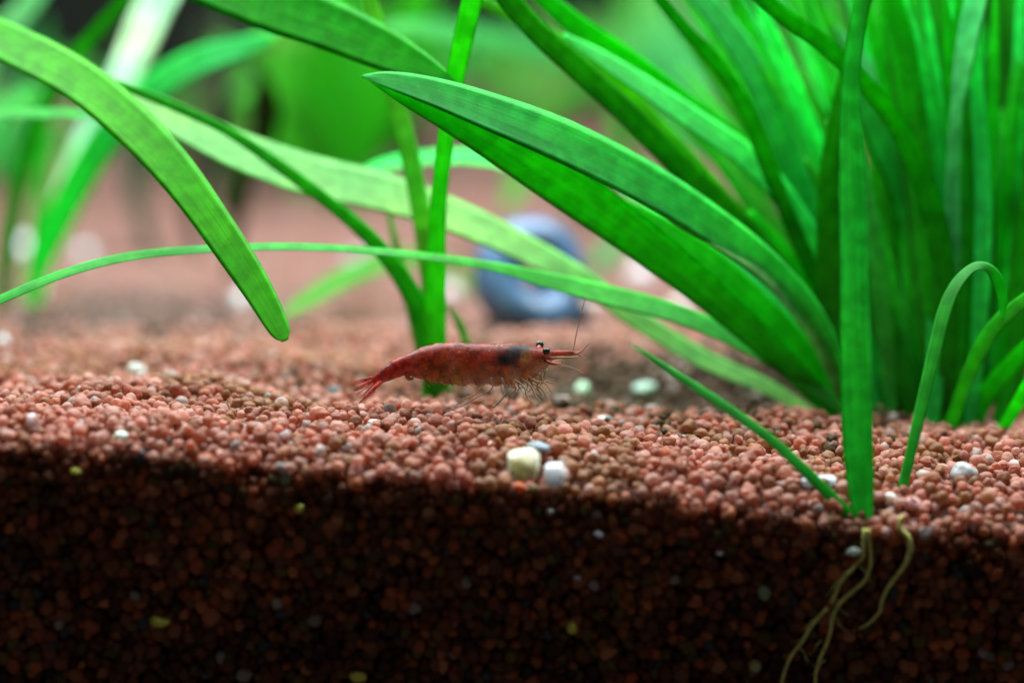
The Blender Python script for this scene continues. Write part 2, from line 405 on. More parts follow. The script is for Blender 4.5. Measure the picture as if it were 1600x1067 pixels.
leaf(A, [(1000, 300, 6, 40), (1060, 346, 18, 46), (1130, 382, 24, 46), (1200, 430, 26, 40), (1265, 510, 26, 26), (1310, 600, 22, 12)], 27.9, dA, (.22, .55, .22), ba(1342, 676))
leaf(A, [(940, 300, 6, 20), (1010, 340, 26, 20), (1100, 400, 40, 16), (1190, 480, 42, 8), (1270, 570, 36, 2)], 28.8, dA + .1, MD, ba(1345, 690))
leaf(A, [(1170, 330, 10, 10), (1225, 400, 30, 10), (1275, 490, 34, 5), (1318, 590, 28, 0)], 29.8, dA + .5, MD, ba(1360, 690))

# -- second clump, farther right, upright
pB, dB = G(1480, 676)
B = empty('grass_plant', pB, 'tall dense upright clump of dark green ribbon leaves at the right edge', 'water plant', 'ribbon-leaved plants rooted in the gravel')
bb = lambda x=1480, y=700, w=24: (x, y, w, 0)
leaf(B, [(1160, -30, 22, -5), (1220, 22, 27, -8), (1285, 68, 28, -10), (1345, 125, 29, -12), (1400, 195, 30, -10), (1440, 280, 34, -8), (1468, 380, 36, -5), (1480, 520, 32, 0)], 28.0, dB, (.02, .32, .012), bb(1482))
leaf(B, [(1322, 105, 10, 30), (1350, 150, 44, 32), (1385, 220, 58, 28), (1420, 300, 60, 20), (1446, 400, 54, 12), (1462, 520, 42, 5)], 29.6, dB + .4, (.03, .42, .07), bb(1470))
leaf(B, [(1300, 40, 10, 25), (1345, 100, 28, 30), (1390, 160, 30, 28), (1420, 250, 30, 15), (1450, 400, 30, 8)], 30.4, dB + .6, (.06, .42, .18), bb(1476))
leaf(B, [(1385, -30, 28, 24), (1410, 30, 32, 24), (1436, 100, 34, 18), (1456, 220, 36, 10), (1472, 400, 36, 5)], 30.0, dB + .5, MD, bb(1480))
leaf(B, [(1536, -40, 30, 42), (1522, 20, 36, 44), (1507, 95, 32, 42), (1496, 170, 20, 25), (1490, 260, 22, 5), (1488, 420, 26, 0), (1486, 560, 24, 0)], 28.9, dB + .2, (.13, .60, .25), bb(1486), label='leaf with a bright mint sheen near the top edge')  # lit, twisted part of the leaf put into its paler mint colour
leaf(B, [(1635, 440, 8, 25), (1600, 470, 20, 25), (1560, 505, 24, 20), (1530, 550, 24, 15), (1503, 612, 20, 10)], 27.6, dB - .2, (.05, .42, .03), bb(1476))
leaf(B, [(1660, 540, 8, 15), (1615, 590, 20, 15), (1585, 640, 20, 5)], 27.5, dB - .3, MD, bb(1555, 690, 16))
leaf(B, [(1640, 500, 10, 5), (1590, 560, 26, 0), (1540, 620, 30, 0)], 28.6, dB + .3, DK, bb(1510, 690, 24))
for i in range(52):
    f = i / 51
    tx = 1250 + 500 * ((i * 13) % 52) / 51 + random.uniform(-12, 12); ty = random.uniform(-130, -20) if i % 4 else random.uniform(40, 260)
    bx = 1425 + (tx - 1250) * .36 + random.uniform(-16, 16); by = 690 + random.uniform(-6, 10)
    dd = dB + random.uniform(-.2, 2.6); wv = random.uniform(26, 46); tl = random.choice((-14, -8, 0, 6, 14, 26))
    bend = random.uniform(-20, 45)
    c = random.choice((DK, DK, (.016, .28, .012), (.03, .4, .02), MD, (.05, .44, .016), (.025, .5, .06), MT, BL))
    row = []
    for q in range(6):
        t = q / 6
        x = tx + (bx - tx) * (t ** .75) + bend * math.sin(math.pi * t); y = ty + (by - ty) * t
        row.append((x, y, wv * (.07 if q == 0 else min(1, .72 + t * .5)) * (1 if q < 5 else .8), tl * (1 - t)))
    leaf(B, row, dd + random.uniform(-.6, .9), dd, c, bb(bx, by, 20), wav=.03)

for i in range(34):
    tx = 985 + 11.5 * i + random.uniform(-12, 12); ty = random.uniform(-60, -20) if i % 3 else random.uniform(60, 240)
    bx = 1335 + i * 2.6; dd = dA + random.uniform(-.1, 2.0); wv = random.uniform(14, 27); tl = random.choice((-8, 4, 20, 32)); bend = random.uniform(20, 75)
    row = []
    for q in range(6):
        t = q / 6
        row.append((tx + (bx - tx) * t + bend * math.sin(math.pi * t), ty + (660 - ty) * t ** 1.08, wv * (.08 if q == 0 else min(1, .7 + t * .5)), tl * (1 - t)))
    leaf(A, row, dd + random.uniform(-.4, 1.6), dd, random.choice((DK, MD, MT, BL, LT, (.05, .44, .016))), ba(bx, 690, 18), wav=.03)

for i in range(18):                              # slim bright blades through the clump
    tx = 1290 + 19 * i + random.uniform(-9, 9); ty = random.uniform(-90, -30) if i % 3 else random.uniform(40, 200); bx = 1430 + (tx - 1290) * .3; dd = dB + random.uniform(-.1, 1.2); bn = random.uniform(-10, 30)
    row = []
    for q in range(6):
        t = q / 6
        row.append((tx + (bx - tx) * t ** .85 + bn * math.sin(math.pi * t), ty + (680 - ty) * t, random.uniform(14, 22) * (.1 if q == 0 else 1), random.choice((10, 28, 36)) * (1 - t)))
    leaf(B, row, dd - .3, dd, random.choice((MT, LT, MD, (.07, .5, .03), BL)), bb(bx, 696, 14), wav=.02)
for i in range(18):
    tx = 1330 + 22 * i + random.uniform(-10, 10); bx = 1440 + 9.5 * i; dd = dB + random.uniform(2.0, 3.8)
    leaf(B, [(tx, -80, 30, 5), (tx + (bx - tx) * .3 + 12, 120, 62, 4), (tx + (bx - tx) * .6 + 14, 320, 62, 0), (tx + (bx - tx) * .85 + 6, 520, 48, 0)], dd, dd, random.choice(((.018, .22, .008), (.03, .26, .01), (.022, .34, .012))), bb(bx, 676, 24), wav=.03)

# -- plantlet against the front glass with bare roots
pC, dC = G(1345, 812)
ROOT = plain_mat('root', (.80, .74, .20), .6, 14, .4, .3)
def tube(name, rows, mat, parent, seg=8, n=6, caps=True):
    Am = catmull(rows, n); pts = [Vector(a[:3]) for a in Am]; m = len(pts); V = []; Fc = []
    ref = Vector((.13, .97, .21))
    for i in range(m):
        T = (pts[min(i + 1, m - 1)] - pts[max(i - 1, 0)]).normalized()
        a = T.cross(ref).normalized(); b = T.cross(a)
        for k in range(seg):
            q = 2 * math.pi * k / seg; V.append(pts[i] + (a * math.cos(q) + b * math.sin(q)) * max(Am[i][3], .0006))
    for i in range(m - 1):
        for k in range(seg):
            Fc.append((i * seg + k, i * seg + (k + 1) % seg, (i + 1) * seg + (k + 1) % seg, (i + 1) * seg + k))
    Fc.append(tuple(range(seg))[::-1]); Fc.append(tuple((m - 1) * seg + k for k in range(seg)))
    return mesh_obj(name, V, Fc, mat, parent, True, None, origin=parent.location.copy())
def tube_px(name, pp, mat, parent, dflt=25.15, jit=0, seg=8, n=6):
    rows = []
    for q in pp:
        d = q[3] if len(q) > 3 else dflt
        p = P(q[0], q[1], d); rows.append((p.x, p.y, p.z, q[2] * d / F))
    return tube(name, rows, mat, parent, seg, n)
def glass_depth(px, py, y=-.01):                 # depth at which the sight line meets the plane just inside the front glass
    v = FWD + RT * ((px - 800) / F) + UP * ((533.5 - py) / F)
    return (y - CAM.y) / v.y
C = empty('plantlet', pC, 'young green plantlet against the glass with one broad upright leaf and bare yellow roots', 'water plant', 'plantlets at the front glass')
leaf(C, [(1362, -60, 20, 8), (1348, -10, 22, 8), (1333, 80, 26, 14), (1327, 170, 32, 26), (1329, 260, 42, 34), (1331, 360, 46, 36), (1333, 470, 48, 32), (1336, 590, 50, 20), (1339, 690, 48, 14), (1345, 770, 40, 8), (1350, 818, 26, 0)], 26.0, dC - .05, (.06, .48, .09), (1352, 832, 18, 0), cup=.3, label='broad upright leaf, yellower towards its base')
leaf(C, [(988, 540, 3, 25), (1022, 562, 9, 28), (1070, 594, 13, 30), (1140, 640, 15, 32), (1210, 692, 16, 30), (1270, 748, 18, 25), (1318, 796, 18, 10)], 25.8, dC, (.045, .42, .05), (1342, 822, 16, 0))
leaf(C, [(1240, 712, 6, 10), (1275, 752, 18, 10), (1310, 792, 20, 5)], 26.1, dC + .05, (.10, .20, .04), (1345, 828, 16, 0))
def groot(par, pp, rr):
    rows = []
    for (x, y) , r in zip(pp, rr):
        d = glass_depth(x, y); p = P(x, y, d); rows.append((p.x, p.y, p.z, r * .72 * d / F))
    return tube('root', rows, ROOT, par)
c8 = lambda l: [(1060 + x * .344, 700 + y * .344) for x, y in l]
groot(C, [(1352, 826)] + c8([(840, 440), (838, 490), (795, 540), (735, 610), (700, 690), (655, 745), (598, 815), (560, 880), (520, 930), (490, 990), (470, 1060), (462, 1120)]), [6, 5, 4.6, 4.4, 4.4, 4.6, 4.4, 4.2, 4, 4, 3.8, 3.4, 3])
groot(C, [(1356, 826)] + c8([(872, 470), (872, 530), (846, 600), (790, 650), (735, 700), (702, 760), (690, 830), (672, 890), (645, 950), (628, 1000), (622, 1060), (626, 1120)]), [6, 4, 4, 4.4, 4.8, 5, 4.8, 4.2, 4, 4, 3.6, 3.2, 3])
groot(C, c8([(700, 720), (640, 760), (590, 800), (562, 830)]), [2.5, 2, 1.4, .8])
rs_ = random.Random(3)
for (x, y) in ((1325, 890), (1312, 905), (1298, 930), (1272, 972), (1300, 960), (1284, 1000), (1246, 1010), (1343, 885), (1290, 1030)):
    sg_ = rs_.choice((-1, 1)); l_ = rs_.uniform(18, 40)
    groot(C, [(x, y), (x + sg_ * l_ * .35, y + l_ * .3), (x + sg_ * l_ * .5, y + l_ * .7), (x + sg_ * l_ * .9, y + l_)], [1.8, 1.4, 1.1, .7])
pD, dD = G(1408, 782)
D = empty('plantlet', pD, 'single bent leaf shoot at the right, hooked over at the top, one pale root below', 'water plant', 'plantlets at the front glass')
leaf(D, [(1566, 500, 5, 0), (1567, 470, 14, 5), (1558, 436, 18, 10), (1540, 417, 13, 35), (1518, 420, 14, 40), (1494, 446, 19, 35), (1475, 490, 22, 25), (1458, 560, 21, 15), (1441, 630, 19, 10), (1425, 700, 17, 6), (1412, 755, 16, 0)], 26.6, dD, (.045, .44, .05), (1406, 800, 12, 0), label='leaf bent over at the top like a hook')
groot(D, [(1408, 806)] + c8([(1005, 365), (1040, 400), (1052, 450), (1040, 505), (1010, 555), (975, 600), (942, 650), (922, 700), (912, 745), (870, 790), (835, 812), (795, 828)]), [5, 6, 6.5, 6.5, 6, 5.4, 5, 4.6, 4, 3.8, 3.4, 2.8, 1.6])

# -- plant in the middle, behind the shrimp
pM, dM = G(684, 626)
M = empty('grass_plant', pM, 'slim plant of a few upright leaves rooted just behind the shrimp', 'water plant', 'ribbon-leaved plants rooted in the gravel')
bm_ = lambda x=682, y=628, w=34: (x, y, w, 0)
leaf(M, [(752, -60, 30, 10), (738, 0, 33, 8), (722, 70, 32, 5), (706, 150, 28, 5), (695, 230, 26, 5), (686, 310, 26, 8), (682, 390, 30, 8), (680, 460, 34, 4), (680, 540, 36, 0)], 27.6, dM, (.075, .50, .03), bm_(682, 648, 46))
leaf(M, [(560, -60, 24, 5), (586, 30, 26, 5), (612, 130, 28, 6), (630, 200, 30, 6), (648, 280, 30, 6), (662, 360, 30, 4), (672, 440, 30, 2), (678, 520, 34, 0)], 29.4, dM + .15, (.17, .50, .06), bm_(684, 646, 34))
leaf(M, [(140, 114, 4, 12), (200, 138, 13, 14), (280, 170, 15, 16), (360, 208, 16, 16), (440, 262, 20, 12), (520, 322, 22, 6), (580, 374, 25, 2), (625, 430, 29, -2), (658, 490, 34, -4), (676, 550, 40, -4)], 29.0, dM - .15, (.035, .40, .016), bm_(684, 648, 48), label='narrow dark leaf arching over to the left')
leaf(M, [(600, 300, 5, 10), (618, 380, 12, 10), (636, 460, 15, 8), (652, 530, 15, 4)], 30.4, dM + .3, (.13, .38, .05), bm_(672, 626, 14))
leaf(M, [(698, 476, 4, 20), (712, 496, 12, 20), (724, 522, 14, 20), (728, 560, 14, 10)], 30.0, dM + .5, (.16, .42, .09), bm_(700, 620, 14))

# -- plant outside the left edge whose leaves reach in
gl, dl = G(-420, 560)
E = empty('grass_plant', gl, 'plant beyond the left edge whose broad leaves hang into the photo at upper left', 'water plant', 'ribbon-leaved plants rooted in the gravel')
leaf(E, [(446, 532, 12, 5), (436, 514, 34, 6), (404, 455, 47, 6), (366, 396, 54, 8), (322, 332, 58, 12), (270, 264, 64, 18), (205, 195, 68, 24), (130, 132, 68, 30), (40, 82, 66, 36), (-60, 40, 60, 36), (-170, 30, 54, 25), (-270, 110, 46, 10), (-350, 300, 36, 0)], 26.7, dl, (.085, .52, .014), (-420, 580, 24, 0), label='broad leaf hanging down with its tip just above the gravel')
leaf(E, [(716, 136, 6, 12), (670, 112, 40, 14), (600, 78, 68, 16), (510, 38, 82, 18), (410, 0, 92, 20), (290, -50, 92, 22), (150, -110, 84, 20), (-20, -160, 76, 15), (-190, -120, 62, 8), (-330, 60, 48, 0), (-400, 320, 34, 0)], 28.0, dl + .4, (.03, .42, .022), (-425, 585, 24, 0), label='widest leaf crossing the top of the photo from the left')
leaf(E, [(205, 184, 4, 45), (150, 181, 12, 46), (90, 178, 15, 46), (20, 180, 16, 45), (-80, 190, 18, 40), (-200, 260, 20, 20), (-320, 400, 20, 0)], 30.6, dl + .6, LT, (-415, 580, 18, 0))

# -- middle distance plant on the left
gN, dN = G(40, 470)
Nn = empty('grass_plant', gN, 'blurred bright green plant standing at the left edge behind the gravel slope', 'water plant', 'ribbon-leaved plants rooted in the gravel')
leaf(Nn, [(430, 58, 10, 40), (380, 76, 34, 46), (310, 98, 44, 48), (240, 140, 48, 44), (175, 205, 50, 30), (125, 280, 50, 18), (85, 360, 44, 8), (58, 430, 32, 0)], 32.3, dN - 1, (.035, .50, .12), (45, 500, 24, 0))
leaf(Nn, [(320, -90, 50, 50), (262, -20, 56, 54), (226, 50, 54, 56), (194, 120, 46, 54), (152, 190, 38, 46), (118, 250, 28, 30), (90, 330, 26, 10)], 34.5, dN, (.70, .92, .78), (50, 490, 20, 0), label='leaf with a white sheen')  # near-white leaf colour stands in for a glossy reflection
leaf(Nn, [(250, -50, 18, 0), (196, 0, 22, -5), (140, 62, 24, -5), (90, 130, 24, -8), (52, 210, 24, -5), (28, 300, 26, 0), (12, 390, 28, 0)], 31, dN - 1.2, (.02, .24, .012), (4, 500, 22, 0))
leaf(Nn, [(80, -40, 30, 40), (36, 20, 34, 40), (0, 60, 34, 35), (-40, 160, 34, 20), (-50, 300, 30, 0)], 36, dN, (.22, .6, .30), (-20, 490, 20, 0))
leaf(Nn, [(-30, 210, 10, 30), (20, 165, 26, 30), (60, 150, 20, 20), (70, 200, 22, 10), (60, 330, 22, 0)], 37, dN + .8, LT, (40, 480, 16, 0))

# -- small leaves of a blurred plant behind the shell
g1, d1 = G(760, 455)
S1 = empty('grass_plant', g1, 'low blurred plant by the blue shell, sprawling pale leaves', 'water plant', 'ribbon-leaved plants rooted in the gravel')
leaf(S1, [(440, 496, 6, 45), (480, 470, 24, 48), (530, 440, 30, 48), (585, 415, 30, 46), (640, 405, 26, 40), (700, 420, 20, 20)], 33.0, d1, (.11, .44, .06), (752, 462, 14, 0))
g2, d2 = G(925, 425)
leaf(S1, [(1120, 290, 6, 35), (1050, 320, 26, 40), (990, 362, 32, 42), (940, 408, 28, 35)], d2 - 1.2, d2 - .3, (.14, .52, .22), (915, 450, 14, 0))

# -- plants at the back
backs = [   # px, py of base, number, height px, spread, colour, width
    (480, 300, 9, 330, 250, (.12, .42, .05), 44, 'blurred pale green plant far behind, left of the upright leaves'),
    (620, 240, 8, 300, 200, (.06, .38, .06), 50, 'blurred mid green plant at the back behind the upright leaves'),
    (350, 345, 7, 330, 110, (.02, .045, .008), 24, 'blurred dark brownish green stems standing at the back left'),
    (240, 270, 7, 260, 240, (.08, .30, .06), 36, 'blurred green plant at the back beside the dark corner'),
    (560, 290, 9, 300, 130, (.05, .42, .03), 56, 'blurred green plant standing behind the upright leaves near the centre'),
    (1010, 205, 8, 260, 190, (.12, .50, .12), 54, 'blurred light green plant at the back above the blue shell'),
    (1190, 210, 8, 280, 220, (.05, .34, .05), 50, 'blurred plant at the back hidden behind the right clump'),
    (820, 215, 7, 240, 240, (.10, .36, .07), 36, 'blurred low plant at the back right of the upright leaves'),
    (20, 300, 6, 260, 200, (.10, .38, .12), 40, 'blurred plant at the back left edge'),
    (1420, 230, 8, 330, 330, (.04, .28, .04), 54, 'blurred plant far behind the right clump near the edge'),
]
for (bx, by, n, hh, spd, colr, wpx, lab) in backs:
    g, d = G(bx, by)
    bp = empty('grass_plant', g, lab, 'water plant', 'blurred plants at the back')
    colr = tuple(v * 1.35 for v in colr)
    for i in range(n):
        f = (i + .5) / n * 2 - 1 + random.uniform(-.15, .15); h = hh * random.uniform(.6, 1.15)
        rows = []
        arch = random.uniform(.1, .55) * abs(f)
        for q in range(6):
            t = 1 - q / 6
            x = bx + f * spd * (t ** 1.5) * .8; y = by - h * (t - arch * t * t)
            rows.append((x, y, wpx * (.2 if q == 0 else 1) * random.uniform(.8, 1.1), random.choice((-10, 10, 30, 45)) * t))
        c = tuple(v * random.uniform(.7, 1.3) for v in colr)
        leaf(bp, rows, d + random.uniform(-3, 2.5), d, c, (bx + random.uniform(-8, 8), by + 8, wpx * .5, 0))
g, d = G(390, 420)
Q = empty('grass_plant', g, 'blurred old plant with dark brown stalks behind the pale leaf at left', 'water plant', 'blurred plants at the back')
QD = (.018, .045, .008)
leaf(Q, [(404, 110, 12, 0), (416, 160, 44, 0), (410, 215, 40, 0), (390, 270, 24, 0), (372, 340, 22, 0)], d - 6, d - 3, QD, (362, 430, 16, 0))
leaf(Q, [(345, 120, 18, 0), (322, 200, 26, 0), (306, 290, 24, 0), (300, 350, 22, 0)], d + 1, d + .3, (.04, .028, .010), (318, 430, 16, 0))
leaf(Q, [(240, 100, 14, 0), (214, 190, 40, 0), (208, 270, 34, 0), (220, 340, 22, 0)], d + 2, d + .5, (.02, .05, .008), (250, 430, 16, 0))
g, d = G(545, 330)
W = empty('grass_plant', g, 'blurred vivid green clump between the dark stalks and the upright leaves', 'water plant', 'blurred plants at the back')
VG = (.06, .52, .02)
for row in ([(430, 70, 20, 10), (455, 130, 60, 10), (485, 200, 62, 5), (515, 270, 50, 0)], [(500, -20, 40, 10), (510, 60, 72, 10), (520, 150, 74, 5), (532, 240, 58, 0)],
            [(610, 40, 20, 10), (600, 110, 62, 10), (585, 190, 62, 5), (560, 260, 48, 0)], [(360, 150, 10, 30), (410, 130, 36, 30), (460, 160, 42, 25), (505, 250, 40, 0)],
            [(660, -20, 40, 20), (640, 50, 70, 20), (610, 130, 60, 10), (570, 240, 44, 0)]):
    leaf(W, row, d - 2 + random.uniform(-1.5, 1.5), d, tuple(v * random.uniform(.8, 1.2) for v in VG), (545, 345, 26, 0))
g, d = G(1050, 300)
X = empty('grass_plant', g, 'blurred pale green clump in the gap between the two crossing leaf fans', 'water plant', 'blurred plants at the back')
for row in ([(1010, 20, 20, 30), (1040, 70, 80, 30), (1062, 120, 80, 25), (1060, 190, 50, 10)], [(1130, 10, 20, 20), (1110, 90, 60, 20), (1085, 160, 56, 10)], [(960, 60, 16, 20), (990, 110, 50, 20), (1030, 180, 46, 10)]):
    leaf(X, row, d - 1, d, (.13, .60, .20), (1055, 320, 24, 0))
# explicit blurred leaves of the back: long light arch at the top
g, d = G(900, 300)
T1 = empty('grass_plant', g, 'blurred plant at the back with one long arching leaf near the top', 'water plant', 'blurred plants at the back')
leaf(T1, [(590, 48, 10, 40), (650, 46, 28, 45), (740, 56, 30, 45), (830, 76, 32, 42), (910, 110, 32, 35), (960, 160, 30, 20), (970, 230, 26, 0)], 34, d, (.07, .44, .12), (930, 312, 18, 0))
leaf(T1, [(800, 210, 8, 20), (860, 180, 26, 20), (930, 150, 34, 15), (1000, 130, 24, 0), (990, 220, 20, 0)], 37, d, (.05, .20, .025), (935, 312, 14, 0))
leaf(T1, [(790, 330, 8, 20), (810, 290, 40, 20), (830, 260, 42, 15), (870, 270, 24, 0)], 40, d, (.14, .42, .09), (920, 310, 14, 0))

# ------------------------------------------------------------------ blue coiled shell
def build_shell():
    g, d = G(845, 508)
    g = P(850, 502, d)
    m, nt, pb, out = new_mat('blue_shell'); L = nt.links.new
    tc = N(nt, 'ShaderNodeTexCoord'); nz = N(nt, 'ShaderNodeTexNoise'); nz.inputs['Scale'].default_value = 2.5; nz.inputs['Detail'].default_value = 5
    L(tc.outputs['Object'], nz.inputs['Vector'])
    wv = N(nt, 'ShaderNodeUVMap'); sp = N(nt, 'ShaderNodeSeparateXYZ'); L(wv.outputs[0], sp.inputs[0])
    L(ramp(nt, nz.outputs[0], .35, .65, (.030, .066, .13, 1), (.08, .16, .30, 1)), pb.inputs['Base Color'])
    pb.inputs['Roughness'].default_value = .3
    root = empty('snail_shell', g, 'round blue-grey coiled shell with a dark hollow centre, blurred on the gravel behind the leaves', 'shell')
    px2 = d / F
    Ro = 112 * px2
    V = []; Fc = []; UV = []; turns = 2.2; n = 150; seg = 18
    for i in range(n + 1):
        t = i / n; th = t * turns * 2 * math.pi
        g_ = math.exp(-(1 - t) * turns * .36)
        rad = Ro * .64 * g_; tr = Ro * .37 * g_
        cx = math.cos(th - 2.05) * rad; cz = math.sin(th - 2.05) * rad; dirv = Vector((math.cos(th - 2.05), 0, math.sin(th - 2.05)))
        rb = 1 + .018 * math.sin(th * 26)
        for k in range(seg):
            a = 2 * math.pi * k / seg
            V.append(Vector((cx, (1 - g_) * Ro * .42, cz)) + dirv * (tr * math.cos(a) * rb) + Vector((0, 1, 0)) * (tr * 1.15 * math.sin(a) * rb)); UV.append((th, a))
    for i in range(n):
        for k in range(seg): Fc.append((i * seg + k, i * seg + (k + 1) % seg, (i + 1) * seg + (k + 1) % seg, (i + 1) * seg + k))
    Fc.append(tuple(range(seg))[::-1])
    rot = Matrix.Rotation(R(18), 3, 'Z') @ Matrix.Rotation(R(-16), 3, 'X')
    cen = P(838, 428, d - .3)
    V = [rot @ v + cen for v in V]
    mesh_obj('shell_coil', V, Fc, m, root, True, UV, origin=root.location.copy())
    # the mouth of the shell: inner lining
    inner = plain_mat('shell_lining', (.02, .03, .045), .5)
    th = turns * 2 * math.pi; dirv = Vector((math.cos(th - 2.05), 0, math.sin(th - 2.05))); tang = Vector((-dirv.z, 0, dirv.x))
    V2 = []; F2 = []
    for r_, off in ((.96, 0), (.7, -.10), (.3, -.16)):
        for k in range(seg):
            a = 2 * math.pi * k / seg; tr = Ro * .37 * r_
            p = dirv * (Ro * .64 + tr * math.cos(a)) + Vector((0, 1, 0)) * tr * 1.15 * math.sin(a) + tang * (off * Ro * 2 + .01)
            V2.append(rot @ p + cen)
    for j in range(2):
        for k in range(seg): F2.append((j * seg + k, j * seg + (k + 1) % seg, (j + 1) * seg + (k + 1) % seg, (j + 1) * seg + k))
    F2.append(tuple(2 * seg + k for k in range(seg)))
    mesh_obj('shell_mouth', V2, F2, inner, root, True, None, origin=root.location.copy())
build_shell()

# ------------------------------------------------------------------ pebbles
def pebble(name, px, py, wp, hp, col, label, angular=False, face=False, lift=.25, rotz=0):
    if face:
        d = glass_depth(px, py, .0); c = P(px, py, d)
    else:
        g, d = G(px, py + hp * .35); c = P(px, py, d - .03 - (.34 if wp > 30 and py > 700 and px < 900 else -.02 if px > 1200 else .14 if wp > 24 and py > 540 else 0))
    a, b = wp * d / F / 2, hp * d / F / 2
    bm = bmesh.new()
    rs = random.Random(int(px * 7 + py))
    if angular:
        for i in range(26):
            v = Vector((rs.gauss(0, 1), rs.gauss(0, 1), rs.gauss(0, 1))).normalized()
            v = Vector([math.copysign(abs(q) ** .7, q) for q in v]); bm.verts.new(v * .95)
        bmesh.ops.convex_hull(bm, input=bm.verts)
        bmesh.ops.delete(bm, geom=[v for v in bm.verts if not v.link_faces], context='VERTS')
        bmesh.ops.bevel(bm, geom=bm.edges[:], offset=.09, segments=2, profile=.6, affect='EDGES')
    else:
        bmesh.ops.create_icosphere(bm, subdivisions=3, radius=1)
        o_ = Vector((rs.uniform(0, 50), rs.uniform(0, 50), 0))
        for v in bm.verts: v.co *= 1 + .36 * noise.noise(v.co * .9 + o_) + .09 * noise.noise(v.co * 2.6 + o_)
    vs = [v.co for v in bm.verts]
    mx = max(abs(v.x) for v in vs); mz = max(abs(v.z) for v in vs)
    for v in bm.verts: v.co = Vector((v.co.x / mx * a, v.co.y * (a + b) * .45, v.co.z / mz * b))
    if rotz: bmesh.ops.rotate(bm, verts=bm.verts, cent=(0, 0, 0), matrix=Matrix.Rotation(R(rotz), 3, 'Y'))
    me = bpy.data.meshes.new(name); bm.to_mesh(me); bm.free(); me.materials.append(PEB)
    if not angular: me.shade_smooth()
    o = bpy.data.objects.new(name, me); o.location = c; o.color = (*col, 1); link(o)
    tag(o, label, 'pebble', 'pebbles scattered in the gravel')
WH = (.78, .82, .88); CR = (.90, .87, .62); GY = (.17, .22, .27); MG = (.42, .68, .45); OY = (.80, .74, .10)
